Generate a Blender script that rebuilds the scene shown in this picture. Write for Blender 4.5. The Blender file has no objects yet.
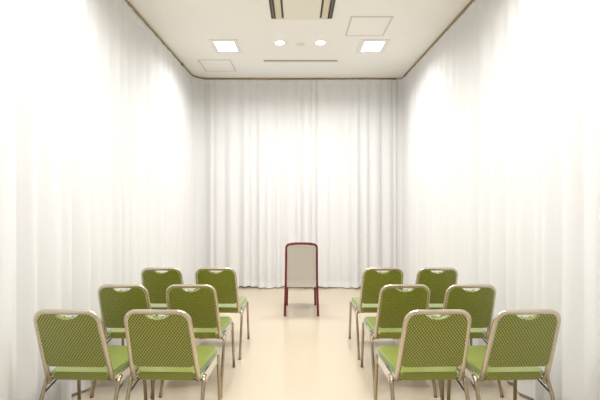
import bpy, bmesh, math, random
from mathutils import Vector, Matrix
random.seed(7)
COL = bpy.context.scene.collection
PI = math.pi
CEIL = 3.41
XL, XR, YB, YF = -1.656, 1.705, 6.09, -1.55        # curtain lines (left, right, far) and rear end of the room

# ------------------------------------------------------------------ materials
def lin(c):
    return tuple(((v / 255) / 12.92 if v / 255 <= .04045 else ((v / 255 + .055) / 1.055) ** 2.4) for v in c) + (1,)

def pmat(name, rgb, rough=.5, metal=0, spec=.5, sheen=0, sheen_tint=None, noise=None, coat=0):
    m = bpy.data.materials.new(name); m.use_nodes = True
    nt = m.node_tree; b = nt.nodes['Principled BSDF']
    b.inputs['Base Color'].default_value = lin(rgb)
    b.inputs['Roughness'].default_value = rough
    b.inputs['Metallic'].default_value = metal
    b.inputs['Specular IOR Level'].default_value = spec
    b.inputs['Coat Weight'].default_value = coat
    b.inputs['Sheen Weight'].default_value = sheen
    if sheen_tint: b.inputs['Sheen Tint'].default_value = lin(sheen_tint)
    if noise:
        scale, amt = noise
        tc = nt.nodes.new('ShaderNodeTexCoord'); nz = nt.nodes.new('ShaderNodeTexNoise')
        nz.inputs['Scale'].default_value = scale; nz.inputs['Detail'].default_value = 4
        mx = nt.nodes.new('ShaderNodeMix'); mx.data_type = 'RGBA'
        c = lin(rgb)
        mx.inputs[6].default_value = tuple(v * (1 - amt) for v in c[:3]) + (1,)
        mx.inputs[7].default_value = tuple(min(1, v * (1 + amt)) for v in c[:3]) + (1,)
        nt.links.new(tc.outputs['Object'], nz.inputs['Vector'])
        nt.links.new(nz.outputs['Fac'], mx.inputs[0])
        nt.links.new(mx.outputs[2], b.inputs['Base Color'])
    return m

def emat(name, rgb, strength):
    m = bpy.data.materials.new(name); m.use_nodes = True
    nt = m.node_tree; nt.nodes.clear()
    o = nt.nodes.new('ShaderNodeOutputMaterial'); e = nt.nodes.new('ShaderNodeEmission')
    e.inputs['Color'].default_value = lin(rgb); e.inputs['Strength'].default_value = strength
    nt.links.new(e.outputs[0], o.inputs[0])
    return m

def cloth_mat(name, rgb, trans):
    m = bpy.data.materials.new(name); m.use_nodes = True
    nt = m.node_tree; nt.nodes.clear(); N = nt.nodes.new; L = nt.links.new
    o = N('ShaderNodeOutputMaterial'); mix = N('ShaderNodeMixShader')
    d = N('ShaderNodeBsdfDiffuse'); t = N('ShaderNodeBsdfTranslucent')
    tc = N('ShaderNodeTexCoord'); mp = N('ShaderNodeMapping'); nz = N('ShaderNodeTexNoise')
    mp.inputs['Scale'].default_value = (14, 14, .5)
    nz.inputs['Scale'].default_value = 1; nz.inputs['Detail'].default_value = 3
    mx = N('ShaderNodeMix'); mx.data_type = 'RGBA'
    c = lin(rgb)
    mx.inputs[6].default_value = tuple(v * .965 for v in c[:3]) + (1,); mx.inputs[7].default_value = c
    L(tc.outputs['Object'], mp.inputs[0]); L(mp.outputs[0], nz.inputs['Vector']); L(nz.outputs['Fac'], mx.inputs[0])
    L(mx.outputs[2], d.inputs['Color']); L(mx.outputs[2], t.inputs['Color'])
    mix.inputs[0].default_value = trans
    L(d.outputs[0], mix.inputs[1]); L(t.outputs[0], mix.inputs[2]); L(mix.outputs[0], o.inputs[0])
    return m

def fabric_mat(name, base, line, pitch):
    m = bpy.data.materials.new(name); m.use_nodes = True
    nt = m.node_tree; N = nt.nodes.new; L = nt.links.new
    b = nt.nodes['Principled BSDF']
    tc = N('ShaderNodeTexCoord'); sp = N('ShaderNodeSeparateXYZ'); L(tc.outputs['Object'], sp.inputs[0])
    def math_(op, a, bb=None):
        n = N('ShaderNodeMath'); n.operation = op
        for i, v in enumerate((a, bb)):
            if v is None: continue
            if isinstance(v, (int, float)): n.inputs[i].default_value = v
            else: L(v, n.inputs[i])
        return n.outputs[0]
    yz = math_('MULTIPLY', math_('ADD', sp.outputs['Y'], sp.outputs['Z']), 1.12)
    def lines(v, p, w):
        f = math_('FRACT', math_('MULTIPLY', v, 1 / p))
        dist = math_('ABSOLUTE', math_('SUBTRACT', f, .5))
        return math_('LESS_THAN', dist, w)
    a = math_('ADD', sp.outputs['X'], yz); c = math_('SUBTRACT', sp.outputs['X'], yz)
    big = math_('MAXIMUM', lines(a, pitch, .085), lines(c, pitch, .085))
    dots = math_('MULTIPLY', lines(math_('ADD', a, pitch / 2), pitch, .12), lines(math_('ADD', c, pitch / 2), pitch, .12))
    dots = math_('MULTIPLY', dots, .0)
    fac = math_('MAXIMUM', big, dots)
    mx = N('ShaderNodeMix'); mx.data_type = 'RGBA'
    mx.inputs[6].default_value = lin(base); mx.inputs[7].default_value = lin(line)
    L(fac, mx.inputs[0]); L(mx.outputs[2], b.inputs['Base Color'])
    b.inputs['Roughness'].default_value = .40
    b.inputs['Specular Tint'].default_value = lin((205, 230, 110))
    b.inputs['Specular IOR Level'].default_value = .3
    b.inputs['Coat Weight'].default_value = 1; b.inputs['Coat Roughness'].default_value = .30; b.inputs['Coat IOR'].default_value = 1.5
    b.inputs['Sheen Weight'].default_value = 1.0
    b.inputs['Sheen Roughness'].default_value = .36
    b.inputs['Sheen Tint'].default_value = lin((205, 255, 215))
    return m

M = dict(
    cloth=cloth_mat('sheer_cloth', (250, 250, 251), .30),
    hemcloth=cloth_mat('hem_cloth', (250, 250, 251), .18),
    wall=pmat('plaster', (240, 237, 230), .8, spec=.2),
    ceil=pmat('ceiling_board', (248, 246, 241), .8, spec=.2, noise=(3, .01)),
    floor=pmat('vinyl_floor', (197, 184, 163), .18, spec=.5, noise=(1.5, .02)),
    base=pmat('dark_skirting', (62, 45, 28), .5),
    rail=pmat('bronze_rail', (158, 136, 96), .45, metal=.3),
    railcap=pmat('rail_cap', (96, 80, 58), .5),
    fabric=fabric_mat('green_fabric', (80, 86, 2), (186, 188, 84), .0178),
    tube=pmat('champagne_tube', (212, 202, 184), .22, metal=.95),
    leg=pmat('leg_tube', (176, 162, 138), .20, metal=.9),
    chrome=pmat('bright_plate', (225, 225, 222), .18, metal=1),
    dark=pmat('dark_rod', (60, 52, 42), .4, metal=.4),
    rubber=pmat('rubber', (128, 114, 94), .7),
    pan=pmat('seat_pan', (66, 54, 40), .7),
    red=pmat('red_lacquer', (112, 17, 23), .35, spec=.5, noise=(30, .08)),
    beige=pmat('beige_cloth', (200, 194, 187), .8, spec=.2, sheen=.2, noise=(60, .03)),
    trim=pmat('white_trim', (238, 235, 228), .5),
    hatchline=pmat('hatch_frame', (212, 208, 200), .5),
    hatch=pmat('hatch_panel', (248, 246, 241), .8, spec=.2),
    slot=pmat('slot_dark', (120, 116, 108), .6),
    acdark=pmat('louvre_dark', (70, 62, 52), .6),
    acvane=pmat('louvre_vane', (222, 213, 184), .5),
    acbody=pmat('ac_panel', (238, 233, 220), .5),
    lamp=emat('lamp_diffuser', (255, 252, 246), 3.0),
    bulb=emat('downlight_lens', (255, 250, 240), 6.0),
)

# ------------------------------------------------------------------ helpers
def obj(name, bm, m, parent=None, smooth=False, loc=None):
    me = bpy.data.meshes.new(name)
    bmesh.ops.recalc_face_normals(bm, faces=bm.faces[:])
    bm.to_mesh(me); bm.free()
    me.materials.append(m)
    if smooth:
        for p in me.polygons: p.use_smooth = True
    o = bpy.data.objects.new(name, me); COL.objects.link(o)
    if parent: o.parent = parent
    if loc: o.location = loc
    return o

def tag(o, label, cat, group=None):
    o['label'] = label; o['category'] = cat
    if group: o['group'] = group
    return o

def thing(name, label, cat, loc=(0, 0, 0), group=None):
    o = bpy.data.objects.new(name, None); COL.objects.link(o)
    o.empty_display_size = .1; o.location = loc
    return tag(o, label, cat, group)

def struct(name, bm, m, parent=None, smooth=False):
    o = obj(name, bm, m, parent, smooth)
    o['kind'] = 'structure'
    return o

def dup(root, loc, label, group=None):
    r = root.copy(); COL.objects.link(r); r.location = loc; r.rotation_euler = (0, 0, 0); r.scale = (1, 1, 1); r['label'] = label
    if group: r['group'] = group
    for ch in list(root.children):
        c = ch.copy(); COL.objects.link(c); c.parent = r
        for g in list(ch.children):
            d = g.copy(); COL.objects.link(d); d.parent = c
    return r

def box(bm, x0, x1, y0, y1, z0, z1, bev=0, seg=2):
    r = bmesh.ops.create_cube(bm, size=1)
    vs = r['verts']
    for v in vs:
        v.co = Vector((x0 + (v.co.x + .5) * (x1 - x0), y0 + (v.co.y + .5) * (y1 - y0), z0 + (v.co.z + .5) * (z1 - z0)))
    if bev:
        es = list({e for v in vs for e in v.link_edges})
        bmesh.ops.bevel(bm, geom=es, offset=bev, segments=seg, affect='EDGES', profile=.5)
    return bm

def boxm(*a, **k): return box(bmesh.new(), *a, **k)

def tube(bm, pts, r, n=10, ry=None, cap=True, up=None):
    """sweep a round/oval section along pts"""
    pts = [Vector(p) for p in pts]; ry = ry or r
    T = []
    for i in range(len(pts)):
        a = pts[max(0, i - 1)]; b = pts[min(len(pts) - 1, i + 1)]
        T.append((b - a).normalized())
    nrm = Vector(up) if up else T[0].orthogonal()
    rings = []
    for p, t in zip(pts, T):
        nrm = (nrm - t * nrm.dot(t)).normalized()
        bi = t.cross(nrm)
        rings.append([bm.verts.new(p + nrm * (math.cos(2 * PI * k / n) * ry) + bi * (math.sin(2 * PI * k / n) * r)) for k in range(n)])
    for A, B in zip(rings, rings[1:]):
        for k in range(n):
            bm.faces.new((A[k], A[(k + 1) % n], B[(k + 1) % n], B[k]))
    if cap:
        bm.faces.new(rings[0][::-1]); bm.faces.new(rings[-1])
    return bm

def arc(c, r, a0, a1, n):
    return [(c[0] + r * math.cos(a0 + (a1 - a0) * i / n), c[1] + r * math.sin(a0 + (a1 - a0) * i / n)) for i in range(n + 1)]

def lathe(bm, prof, n=32, c=(0, 0, 0)):
    rings = []
    for r, z in prof:
        rings.append([bm.verts.new((c[0] + r * math.cos(2 * PI * k / n), c[1] + r * math.sin(2 * PI * k / n), c[2] + z)) for k in range(n)])
    for A, B in zip(rings, rings[1:]):
        for k in range(n): bm.faces.new((A[k], A[(k + 1) % n], B[(k + 1) % n], B[k]))
    if prof[0][0] > 1e-4: bm.faces.new(rings[0][::-1])
    if prof[-1][0] > 1e-4: bm.faces.new(rings[-1])
    return bm

def slab(bm, outline, P, d0, d1, bev=.006, seg=3):
    """extrude a 2D outline; P(u,v,d) -> 3D"""
    A = [bm.verts.new(P(u, v, d0)) for u, v in outline]
    B = [bm.verts.new(P(u, v, d1)) for u, v in outline]
    n = len(outline)
    fa = bm.faces.new(A); fb = bm.faces.new(B[::-1])
    for k in range(n): bm.faces.new((A[k], B[k], B[(k + 1) % n], A[(k + 1) % n]))
    if bev:
        es = [e for f in (fa, fb) for e in f.edges]
        bmesh.ops.bevel(bm, geom=es, offset=bev, segments=seg, affect='EDGES', profile=.5)
    return bm

# ------------------------------------------------------------------ the room
WX0, WX1, WY1 = XL - .14, XR + .14, YB + .115
t = .1
struct('floor', boxm(WX0 - t, WX1 + t, YF - .1, WY1 + t, -.1, 0), M['floor'])
struct('ceiling', boxm(WX0 - t, WX1 + t, YF - .1, WY1 + t, CEIL, CEIL + .1), M['ceil'])
struct('wall_left', boxm(WX0 - t, WX0, YF, WY1, 0, CEIL), M['wall'])
struct('wall_right', boxm(WX1, WX1 + t, YF, WY1, 0, CEIL), M['wall'])
struct('wall_back', boxm(WX0 - t, WX1 + t, WY1, WY1 + t, 0, CEIL), M['wall'])
struct('wall_front', boxm(WX0 - t, WX1 + t, YF - t, YF, 0, CEIL), M['wall'])
struct('baseboard_left', boxm(WX0, WX0 + .012, YF, WY1, 0, .075, bev=.003), M['base'])
struct('baseboard_right', boxm(WX1 - .012, WX1, YF, WY1, 0, .075, bev=.003), M['base'])
struct('baseboard_back', boxm(WX0 + .012, WX1 - .012, WY1 - .012, WY1, 0, .075, bev=.003), M['base'])

# ------------------------------------------------------------------ curtain rails and curtains
RL, RR = .24, .11                                   # corner radii of the rails

def resample(pts, step):
    out = [Vector(pts[0])]; acc = 0
    for a, b in zip(pts, pts[1:]):
        a, b = Vector(a), Vector(b); L = (b - a).length; p = step - acc
        while p <= L:
            out.append(a + (b - a) * (p / L)); p += step
        acc = (acc + L) % step if L else acc
    return out

left_path = [(XL, YF + .1), (XL, YB - RL)] + arc((XL + RL, YB - RL), RL, PI, PI / 2, 12)[1:]
back_path = [(XL + RL, YB), (XR - RR, YB)]
right_path = arc((XR - RR, YB - RR), RR, PI / 2, 0, 8)[:-1] + [(XR, YB - RR), (XR, YF + .1)]

zr = CEIL - .013
r1 = thing('curtain_rail', 'bronze ceiling rail carrying the left and far curtains around the rounded left corner', 'curtain rail',
           (XL, YB, CEIL), 'ceiling curtain rails')
p = [(x - XL, y - YB, zr - CEIL) for x, y in left_path + back_path[1:]]
# denser corner already in arc points
obj('track', tube(bmesh.new(), p, .011, 8, ry=.013, up=(0, 0, 1)), M['rail'], r1)
e = p[-1]; obj('end_cap', boxm(e[0] - .004, e[0] + .012, e[1] - .014, e[1] + .014, e[2] - .016, e[2] + .012, bev=.002), M['railcap'], r1)
obj('joint_clip', boxm(-.016, .016, 5.40 - YB - .02, 5.40 - YB + .02, zr - CEIL - .022, zr - CEIL + .012, bev=.003), M['railcap'], r1)
r2 = thing('curtain_rail', 'bronze ceiling rail carrying the right hand curtains', 'curtain rail', (XR, YB, CEIL), 'ceiling curtain rails')
p = [(0, -.17, zr - CEIL), (0, YF + .1 - YB, zr - CEIL)]
obj('track', tube(bmesh.new(), p, .011, 8, ry=.013, up=(0, 0, 1)), M['rail'], r2)
e = p[0]; obj('end_cap', boxm(-.014, .014, e[1] - .004, e[1] + .014, e[2] - .016, e[2] + .012, bev=.002), M['railcap'], r2)

def curtain(label, pts, amp, seed, wmin=.09, wmax=.20, origin=None, hem=.022, base=0):
    rnd = random.Random(seed)
    step = .0125
    P = resample(pts, step)
    n = len(P)
    # normals towards the room centre
    C = Vector(((XL + XR) / 2, 2.6))
    tang = [(P[min(n - 1, i + 1)] - P[max(0, i - 1)]).normalized() for i in range(n)]
    nor = []
    for q, tt in zip(P, tang):
        nn = Vector((-tt.y, tt.x))
        if nn.dot(C - q) < 0: nn = -nn
        nor.append(nn)
    # irregular folds
    off = []; s = 0; L = n * step; folds = []
    while s < L + .3:
        w = rnd.uniform(wmin, wmax); folds.append((s, w, amp * rnd.uniform(.45, 1.15), rnd.uniform(.75, 1.6))); s += w
    def prof(s):
        for f0, w, a, k in folds:
            if f0 <= s < f0 + w:
                x = (s - f0) / w
                return a * (math.sin(PI * x) ** k)
        return 0
    ph = [rnd.uniform(0, 6.28) for _ in range(4)]
    def prof_low(s):
        return amp * (.25 * math.sin(s * 9 + ph[0]) + .22 * math.sin(s * 16.3 + ph[1]) + .12 * math.sin(s * 31 + ph[2]))
    def pleat(s):
        return .010 * math.sin(s * 2 * PI / .055 + ph[3])
    top = CEIL - .029
    def off_at(i, z):
        s = i * step; h = (top - z) / (top - hem)
        u = max(0, 1 - (top - z) / .25)
        a = .45 + .55 * min(1, h * 1.6) + .25 * max(0, h - .6)
        d = (prof(s) * a + prof_low(s) * (.2 + .8 * h)) * (1 - .55 * u) + pleat(s) * u ** 1.3
        e = min(1, min(s, L - s) / .12); e = max(0, e) ** 1.0
        return d * (.12 + .88 * e * e * (3 - 2 * e)) - .012 + base
    def patch(z0, z1, rows):
        bm = bmesh.new(); g = []
        for r in range(rows + 1):
            row = []
            for i in range(n):
                hh = hem + .010 * math.sin(i * step * 7 + ph[2])
                z = z0 + (z1 - z0) * r / rows
                if z < .3: z = hh + (z - hem) * (.3 - hh) / (.3 - hem)
                d = off_at(i, z)
                q = P[i] + nor[i] * d
                row.append(bm.verts.new((q.x - origin[0], q.y - origin[1], z)))
            g.append(row)
        for r in range(rows):
            for i in range(n - 1):
                bm.faces.new((g[r][i], g[r][i + 1], g[r + 1][i + 1], g[r + 1][i]))
        return bm
    root = thing('curtain', label, 'curtain', (origin[0], origin[1], 0), 'white floor length curtains around the room')
    obj('heading', patch(top, top - .07, 2), M['hemcloth'], root, True)
    obj('cloth', patch(top - .07, hem + .09, 15), M['cloth'], root, True)
    obj('hem', patch(hem + .09, hem, 3), M['hemcloth'], root, True)
    return root

full = [Vector(p) for p in left_path + back_path[1:] + right_path[1:]]
cum = [0]
for a, b in zip(full, full[1:]): cum.append(cum[-1] + (b - a).length)
def at_s(s):
    for k in range(len(full) - 1):
        if s <= cum[k + 1]: return full[k].lerp(full[k + 1], max(0, (s - cum[k])) / (cum[k + 1] - cum[k]))
    return full[-1].copy()
def cut(s0, s1): return [at_s(s0)] + [full[k] for k in range(len(full)) if s0 + .005 < cum[k] < s1 - .005] + [at_s(s1)]
S0 = YF + .1
sL = 2.20 - S0                                       # left wall, 2.2 m into the room
sC = cum[13 - 1 + 1]                                 # end of the rounded left corner
sB1 = sC + (-.93 - (XL + RL)); sB2 = sC + (.34 - (XL + RL))
sR = cum[-1] - (2.60 - S0); sRc = sR - (YB - RR - 2.60)
def curt(label, s0, s1, amp, seed, wmin, wmax, origin, base):
    return curtain(label, cut(max(0, s0 - .005), min(cum[-1], s1 + .005)), amp, seed, wmin, wmax, origin, base=base)
curt('white sheer curtain at the far left edge, nearest the viewer', 0, sL, .055, 3, .14, .30, (XL, .5), .016)
curt('long white sheer curtain along the left wall beside the left chairs', sL, sC - .05, .052, 5, .12, .26, (XL, 4), 0)
curt('white sheer curtain on the far wall, leftmost panel behind the left chairs', sC - .05, sB1, .066, 8, .10, .20, (-1.2, YB), .016)
curt('white sheer curtain on the far wall, middle panel behind the red framed chair', sB1, sB2, .070, 12, .10, .22, (-.3, YB), 0)
curt('white sheer curtain on the far wall, rightmost panel behind the right chairs', sB2, sRc - .16, .066, 22, .10, .20, (1.0, YB), .016)
curt('long white sheer curtain along the right wall beside the right chairs', sRc - .16, sR, .052, 31, .12, .26, (XR, 4), 0)
curt('white sheer curtain at the far right edge, nearest the viewer', sR, cum[-1], .060, 44, .14, .30, (XR, .5), .016)

# ------------------------------------------------------------------ ceiling fittings
PANEL_W, DOWN_W = 5.0, 4.5
def lamp(name, parent, sx, sy, shape, watts, spread, z):
    l = bpy.data.lights.new(name, 'AREA'); l.shape = shape; l.size = sx; l.size_y = sy
    l.energy = watts; l.spread = math.radians(spread); l.color = (1, .99, .972)
    o = bpy.data.objects.new(name, l); COL.objects.link(o); o.parent = parent; o.location = (0, 0, z)
    return o
def panel_light(label, x, y):
    r = thing('ceiling_light', label, 'ceiling light', (x, y, CEIL), 'square recessed ceiling lights')
    w, d = .18, .21
    bm = bmesh.new()
    b = .058
    box(bm, -w, w, d - b, d, -.008, 0); box(bm, -w, w, -d, -d + b, -.008, 0)
    box(bm, -w, -w + b, -d + b, d - b, -.008, 0); box(bm, w - b, w, -d + b, d - b, -.008, 0)
    obj('frame', bm, M['trim'], r)
    obj('diffuser', boxm(-w + b, w - b, -d + b, d - b, -.005, -.001), M['lamp'], r)
    lamp('lamp', r, 2 * (w - b), 2 * (d - b), 'RECTANGLE', PANEL_W, 150, -.0065)
    return r
pl = panel_light('square bright ceiling light on the left of the ceiling', -.905, 4.79)
dup(pl, (.965, 4.79, CEIL), 'square bright ceiling light on the right of the ceiling')
for k, y in enumerate((2.55, .35)):  # panel copies added out of view to light the near half of the room
    w = ('second', 'third')[k]
    dup(pl, (-.905, y, CEIL), 'added unseen square fill light of the %s pair from the far wall, left one' % w)
    dup(pl, (.965, y, CEIL), 'added unseen square fill light of the %s pair from the far wall, right one' % w)

def downlight(label, x, y):
    r = thing('downlight', label, 'ceiling light', (x, y, CEIL), 'round ceiling downlights')
    obj('ring', lathe(bmesh.new(), [(.056, -.001), (.059, -.007), (.070, -.006), (.074, 0)]), M['trim'], r, True)
    obj('lens', lathe(bmesh.new(), [(.0001, -.015), (.03, -.013), (.045, -.009), (.056, -.003)]), M['bulb'], r, True)
    lamp('lamp', r, .10, .10, 'DISK', DOWN_W, 155, -.017)
    return r
dl = downlight('round downlight glowing on the ceiling, left of the pair', -.212, 4.67)
dup(dl, (.29, 4.67, CEIL), 'round downlight glowing on the ceiling, right of the pair')
dup(dl, (-.212, 2.30, CEIL), 'added unseen round fill light above the nearest chairs, left of its pair')  # extra downlight pair, out of view, added to brighten the room
dup(dl, (.29, 2.30, CEIL), 'added unseen round fill light above the nearest chairs, right of its pair')

sd = thing('smoke_detector', 'small round cream detector on the ceiling between the two downlights', 'smoke detector', (.045, 4.74, CEIL))
obj('base', lathe(bmesh.new(), [(.052, 0), (.052, -.004), (.048, -.006)]), M['trim'], sd, True)
obj('cap', lathe(bmesh.new(), [(.040, -.005), (.038, -.010), (.03, -.013), (.0001, -.014)]), M['acbody'], sd, True)

sl = thing('slot_vent', 'long narrow grey slot vent in the ceiling near the far curtain', 'air vent', (.05, 5.30, CEIL))
bm = bmesh.new(); box(bm, -.52, .52, .024, .032, -.006, 0); box(bm, -.52, .52, -.032, -.024, -.006, 0)
box(bm, -.528, -.52, -.032, .032, -.006, 0); box(bm, .52, .528, -.032, .032, -.006, 0)
obj('frame', bm, M['trim'], sl)
obj('slot', boxm(-.52, .52, -.024, .024, -.003, 0), M['slot'], sl)

def hatch(label, x, y, w, d):
    r = thing('access_hatch', label, 'ceiling hatch', (x, y, CEIL), 'square ceiling access hatches')
    b = .018; w /= 2; d /= 2
    bm = bmesh.new()
    box(bm, -w, w, d - b, d, -.004, 0); box(bm, -w, w, -d, -d + b, -.004, 0)
    box(bm, -w, -w + b, -d + b, d - b, -.004, 0); box(bm, w - b, w, -d + b, d - b, -.004, 0)
    obj('frame', bm, M['hatchline'], r)
    obj('panel', boxm(-w + b, w - b, -d + b, d - b, -.003, 0), M['hatch'], r)
    return r
hatch('flat access hatch in the ceiling at the far left corner', -1.165, 5.51, .47, .49)
hatch('flat access hatch in the ceiling on the right, nearer than the lights', .80, 4.23, .455, .49)

ac = thing('air_conditioner', 'cream ceiling air conditioner with dark side louvres at the top of the picture', 'air conditioner', (.05, 3.58, CEIL))
hw, y0, y1 = .32, -.45, .45
obj('panel', boxm(-.19, .19, y0, y1 + .004, -.022, 0, bev=.006), M['acbody'], ac)
for ya, yb in ((y1 - .006, y1 + .004), (y0 - .004, y0 + .006)):
    for xa, xb in ((-hw, -.1895), (.1895, hw)):
        obj('end_frame', boxm(xa, xb, ya, yb, -.012, 0), M['acbody'], ac)
for s in (-1, 1):
    a, b = sorted((s * .19, s * .272)); a2, b2 = sorted((s * .278, s * .325)); a3, b3 = sorted((s * .192, s * .212))
    v = obj('vane', boxm(a, b, y0 + .006, y1 - .006, -.014, 0, bev=.003), M['acvane'], ac)
    obj('gap', boxm(a3, b3, y0 + .006, y1 - .04, -.0155, -.013), M['acdark'], v)
    g = obj('louvre', boxm(a2, b2, y0 + .006, y1 - .006, -.006, 0), M['acdark'], ac)
    am, bm_ = sorted((s * .295, s * .306))
    obj('blade', boxm(am, bm_, y0 + .01, y1 - .012, -.012, -.004), M['slot'], g)

# ------------------------------------------------------------------ banquet chairs
HT = .842
ZB = .407; LEAN = -.13; VT = HT - .0135 - ZB
ln = math.hypot(LEAN, VT)
NV = Vector((0, VT, -LEAN)) / ln                    # forward normal of the back
def bp(u, t, d=0):
    bow = .012 * (1 - (u / .2) ** 2)
    p = Vector((u, LEAN * t, ZB + VT * t)) + NV * (d + 0)
    return p
def hwid(t): return .192 - .0175 * t

def make_chair(label, loc, group):
    r = thing('banquet_chair', label, 'chair', loc, group)
    # back frame: inverted U whose ends turn forward under the seat
    R = .062; tv = R / VT
    half = []
    half += [(hwid(0) - .003, .14, .394), (hwid(0) - .002, .06, .386), (hwid(0), .022, .384), (hwid(0), .006, .390)]
    pts = [Vector(q) for q in half]
    for k in range(1, 7): pts.append(bp(hwid(k * .02 * (1 / .12) * .12), 0 + .03 + (1 - tv - .03) * k / 6))
    w1 = hwid(1 - tv)
    for k in range(1, 10):
        a = PI / 2 * k / 9
        pts.append(bp(w1 - R + R * math.cos(a), 1 - tv + tv * math.sin(a)))
    # exact widths on straight part
    for k in range(4, 10):
        tt = .03 + (1 - tv - .03) * (k - 3) / 6
        pts[k] = bp(hwid(tt), tt)
    mir = [Vector((-q.x, q.y, q.z)) for q in pts][::-1]
    obj('back_frame', tube(bmesh.new(), pts + mir, .0155, 12, ry=.0115, up=NV), M['tube'], r, True)
    # padded back with a hand scoop
    t0, t1 = .185, 1 - .004
    out = []
    rb = .025
    w0 = hwid(t0) - .006
    for k in range(6):
        a = -PI / 2 + PI / 2 * k / 5
        out.append((w0 - rb + rb * math.cos(a), t0 + (rb + rb * math.sin(a)) / VT))
    rt = .056; wt = hwid(1) - .006
    for k in range(9):
        a = PI / 2 * k / 8
        out.append((wt - rt + rt * math.cos(a), t1 - (rt - rt * math.sin(a)) / VT))
    for k in range(0, 25):
        u = .100 - .200 * k / 24
        dip = .040 * min(1, 1.12 * (.5 + .5 * math.cos(PI * u / .100)) ** .75)
        out.append((u, t1 - dip / VT))
    full = out + [(-u, v) for u, v in out[:15]][::-1]
    obj('back_pad', slab(bmesh.new(), full, bp, -.009, .016, .006), M['fabric'], r)
    # seat
    def so(u, v, d): return Vector((u, v, d))
    o2 = []
    rc = .03; wr, wf, sd_ = .182, .214, .39
    def corner(cx, cy, a0):
        for k in range(6):
            a = a0 + PI / 2 * k / 5
            o2.append((cx + rc * math.cos(a), cy + rc * math.sin(a)))
    corner(wr - rc, .004 + rc, -PI / 2); corner(wf - rc, sd_ - rc, 0)
    corner(-wf + rc, sd_ - rc, PI / 2); corner(-wr + rc, .004 + rc, PI)
    obj('seat', slab(bmesh.new(), o2, so, .388, .436, .019, 5), M['fabric'], r)
    obj('seat_pan', boxm(-.172, .172, .03, .345, .376, .3885, bev=.004), M['pan'], r)
    # side plates, legs, braces
    for s in (-1, 1):
        bm = bmesh.new()
        side = [(.012, .357), (.05, .340), (.10, .357), (.28, .357), (.33, .340), (.358, .382), (.345, .410), (.02, .410)]
        slab(bm, side, lambda y, z, x: Vector((s * (x + .010 * y / .3), y, z)), .2100, .2150, .0015, 1)
        obj('side_plate', bm, M['chrome'], r)
        top = Vector((s * .218, .030, .390)); foot = Vector((s * .226, -.135, .008))
        def mid(a, b, k): return a + (b - a) * k
        lp = [top + Vector((-s * .0, .02, .008)), top, mid(top, foot, .12), mid(top, foot, .5), foot]
        lg = obj('leg', tube(bmesh.new(), lp, .0115, 12), M['leg'], r, True)
        obj('foot_cap', lathe(bmesh.new(), [(.012, 0), (.013, .003), (.0128, .012), (.0118, .015)], 14, (foot.x, foot.y + .003, 0)), M['rubber'], lg, True)
        top = Vector((s * .2240, .340, .388)); foot = Vector((s * .2320, .365, .008))
        lp = [top + Vector((0, -.004, .006)), top, mid(top, foot, .5), foot]
        lg = obj('leg', tube(bmesh.new(), lp, .0115, 12), M['leg'], r, True)
        obj('foot_cap', lathe(bmesh.new(), [(.012, 0), (.013, .003), (.0128, .012), (.0118, .015)], 14, (foot.x, foot.y - .001, 0)), M['rubber'], lg, True)
        obj('brace', tube(bmesh.new(), [(s * .219, -.012, .305), (s * .209, .09, .340), (s * .195, .20, .380)], .005, 8), M['dark'], r, True)
    return r

rows = [('nearest row', 2.25, (-1.302, -.787, .795, 1.304)),
        ('middle row', 2.930, (-1.304, -.792, .807, 1.303)),
        ('farthest row', 3.580, (-1.250, -.748, .792, 1.296))]
places = ['left block, outer chair beside the left curtain', 'left block, inner chair beside the aisle',
          'right block, inner chair beside the aisle', 'right block, outer chair beside the right curtain']
proto = None
for rn, y, xs in rows:
    for x, pl_ in zip(xs, places):
        lab = 'green patterned banquet chair in %s, %s' % (rn, pl_)
        if proto is None: c = proto = make_chair(lab, (x, y, 0), 'green banquet chairs in rows')
        else: c = dup(proto, (x, y, 0), lab)
        if y < 2.5: c.scale = (1.025, 1.025, 1.025)
        c.rotation_euler.z = math.radians((2 if y < 2.5 else 1) * (1 if x > 0 else -1))

# ------------------------------------------------------------------ the lone red chair
rc_ = thing('dining_chair', 'red framed chair with beige upholstered back, alone at the far end of the aisle', 'chair', (.056, 4.742, 0))
# local: y = 0 at seat rear; rear foot y=-.08, top y=-.14
def rw(z): return .205 - .021 * z / .93
top_z = .925
pts = [Vector((.206, -.075, .004)), Vector((.203, -.05, .15)), Vector((.198, -.015, .34)), Vector((.196, -.012, .42)),
       Vector((.192, -.05, .60)), Vector((.189, -.095, .78))]
for k in range(0, 8):
    a = PI / 2 * k / 7; R = .045
    pts.append(Vector((.187 - R + R * math.cos(a), -.115 - .02 * math.sin(a), top_z - .02 - R + R * math.sin(a))))
mid_ = [Vector((.08, -.137, top_z - .012)), Vector((0, -.138, top_z - .010)), Vector((-.08, -.137, top_z - .012))]
mir = [Vector((-q.x, q.y, q.z)) for q in pts][::-1]
obj('back_frame', tube(bmesh.new(), pts + mid_ + mir, .0155, 12, ry=.0145), M['red'], rc_, True)
obj('top_rail', tube(bmesh.new(), [(-.13, -.136, top_z - .016), (-.07, -.137, top_z - .010), (0, -.138, top_z - .008), (.07, -.137, top_z - .010), (.13, -.136, top_z - .016)], .017, 12, ry=.014), M['red'], rc_, True)
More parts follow.
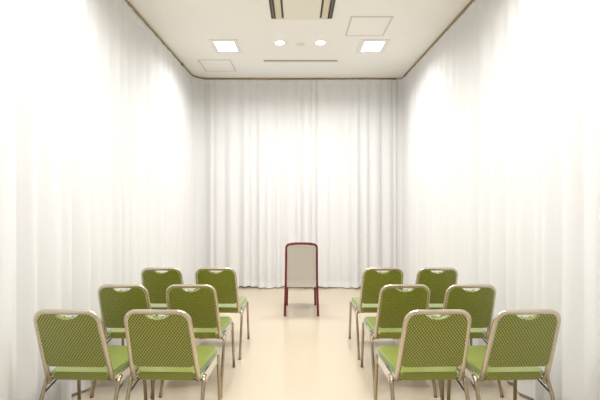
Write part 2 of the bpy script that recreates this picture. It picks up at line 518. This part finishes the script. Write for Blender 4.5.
# back panel follows the bend of the frame
def ysp(z):
    K = [(.34, -.012), (.42, -.012), (.60, -.05), (.78, -.095), (.91, -.136)]
    for (z0, a), (z1, b) in zip(K, K[1:]):
        if z <= z1: return a + (b - a) * (z - z0) / (z1 - z0)
    return K[-1][1]
bm = bmesh.new(); rowsv = []
for k in range(13):
    z = .350 + (.905 - .350) * k / 12
    w = .198 - .0085 * (z - .35) / .55 - .008
    if k == 12: w -= .02
    row = []
    for (u, d) in ((-w, -.006), (-w * .9, -.011), (w * .9, -.011), (w, -.006), (w, .02), (w * .85, .034), (-w * .85, .034), (-w, .02)):
        row.append(bm.verts.new((u, ysp(z) + d, z)))
    rowsv.append(row)
for A, B in zip(rowsv, rowsv[1:]):
    for k in range(8): bm.faces.new((A[k], A[(k + 1) % 8], B[(k + 1) % 8], B[k]))
bm.faces.new(rowsv[0][::-1]); bm.faces.new(rowsv[-1])
obj('back_panel', bm, M['beige'], rc_)
obj('seat', boxm(-.19, .19, .026, .42, .375, .445, bev=.02, seg=4), M['beige'], rc_)
bm = bmesh.new(); box(bm, -.185, .185, .39, .41, .345, .376, bev=.003)
box(bm, -.192, -.172, -.0, .40, .345, .376, bev=.003); box(bm, .172, .192, -.0, .40, .345, .376, bev=.003)
obj('seat_rail', bm, M['red'], rc_)
for s in (-1, 1):
    obj('leg', tube(bmesh.new(), [(s * .186, .372, .376), (s * .19, .382, .2), (s * .195, .395, .0)], .0145, 12), M['red'], rc_, True)

# ------------------------------------------------------------------ camera, world, view
cam = bpy.data.cameras.new('camera'); co = bpy.data.objects.new('camera', cam); COL.objects.link(co)
co.location = (0, 0, 1.51); co.rotation_euler = (PI / 2, 0, 0)
cam.sensor_width = 36; cam.lens = 375 / 600 * 36; cam.shift_x = 3 / 600; cam.shift_y = -5 / 600
cam.clip_start = .05
sc = bpy.context.scene; sc.camera = co
w = bpy.data.worlds.new('world'); sc.world = w; w.use_nodes = True
w.node_tree.nodes['Background'].inputs[0].default_value = (.9, .95, 1, 1)
w.node_tree.nodes['Background'].inputs[1].default_value = .3
sc.view_settings.view_transform = 'Standard'; sc.view_settings.look = 'None'
sc.view_settings.exposure = 1.67; sc.view_settings.gamma = 1; sc.view_settings.use_curve_mapping = False
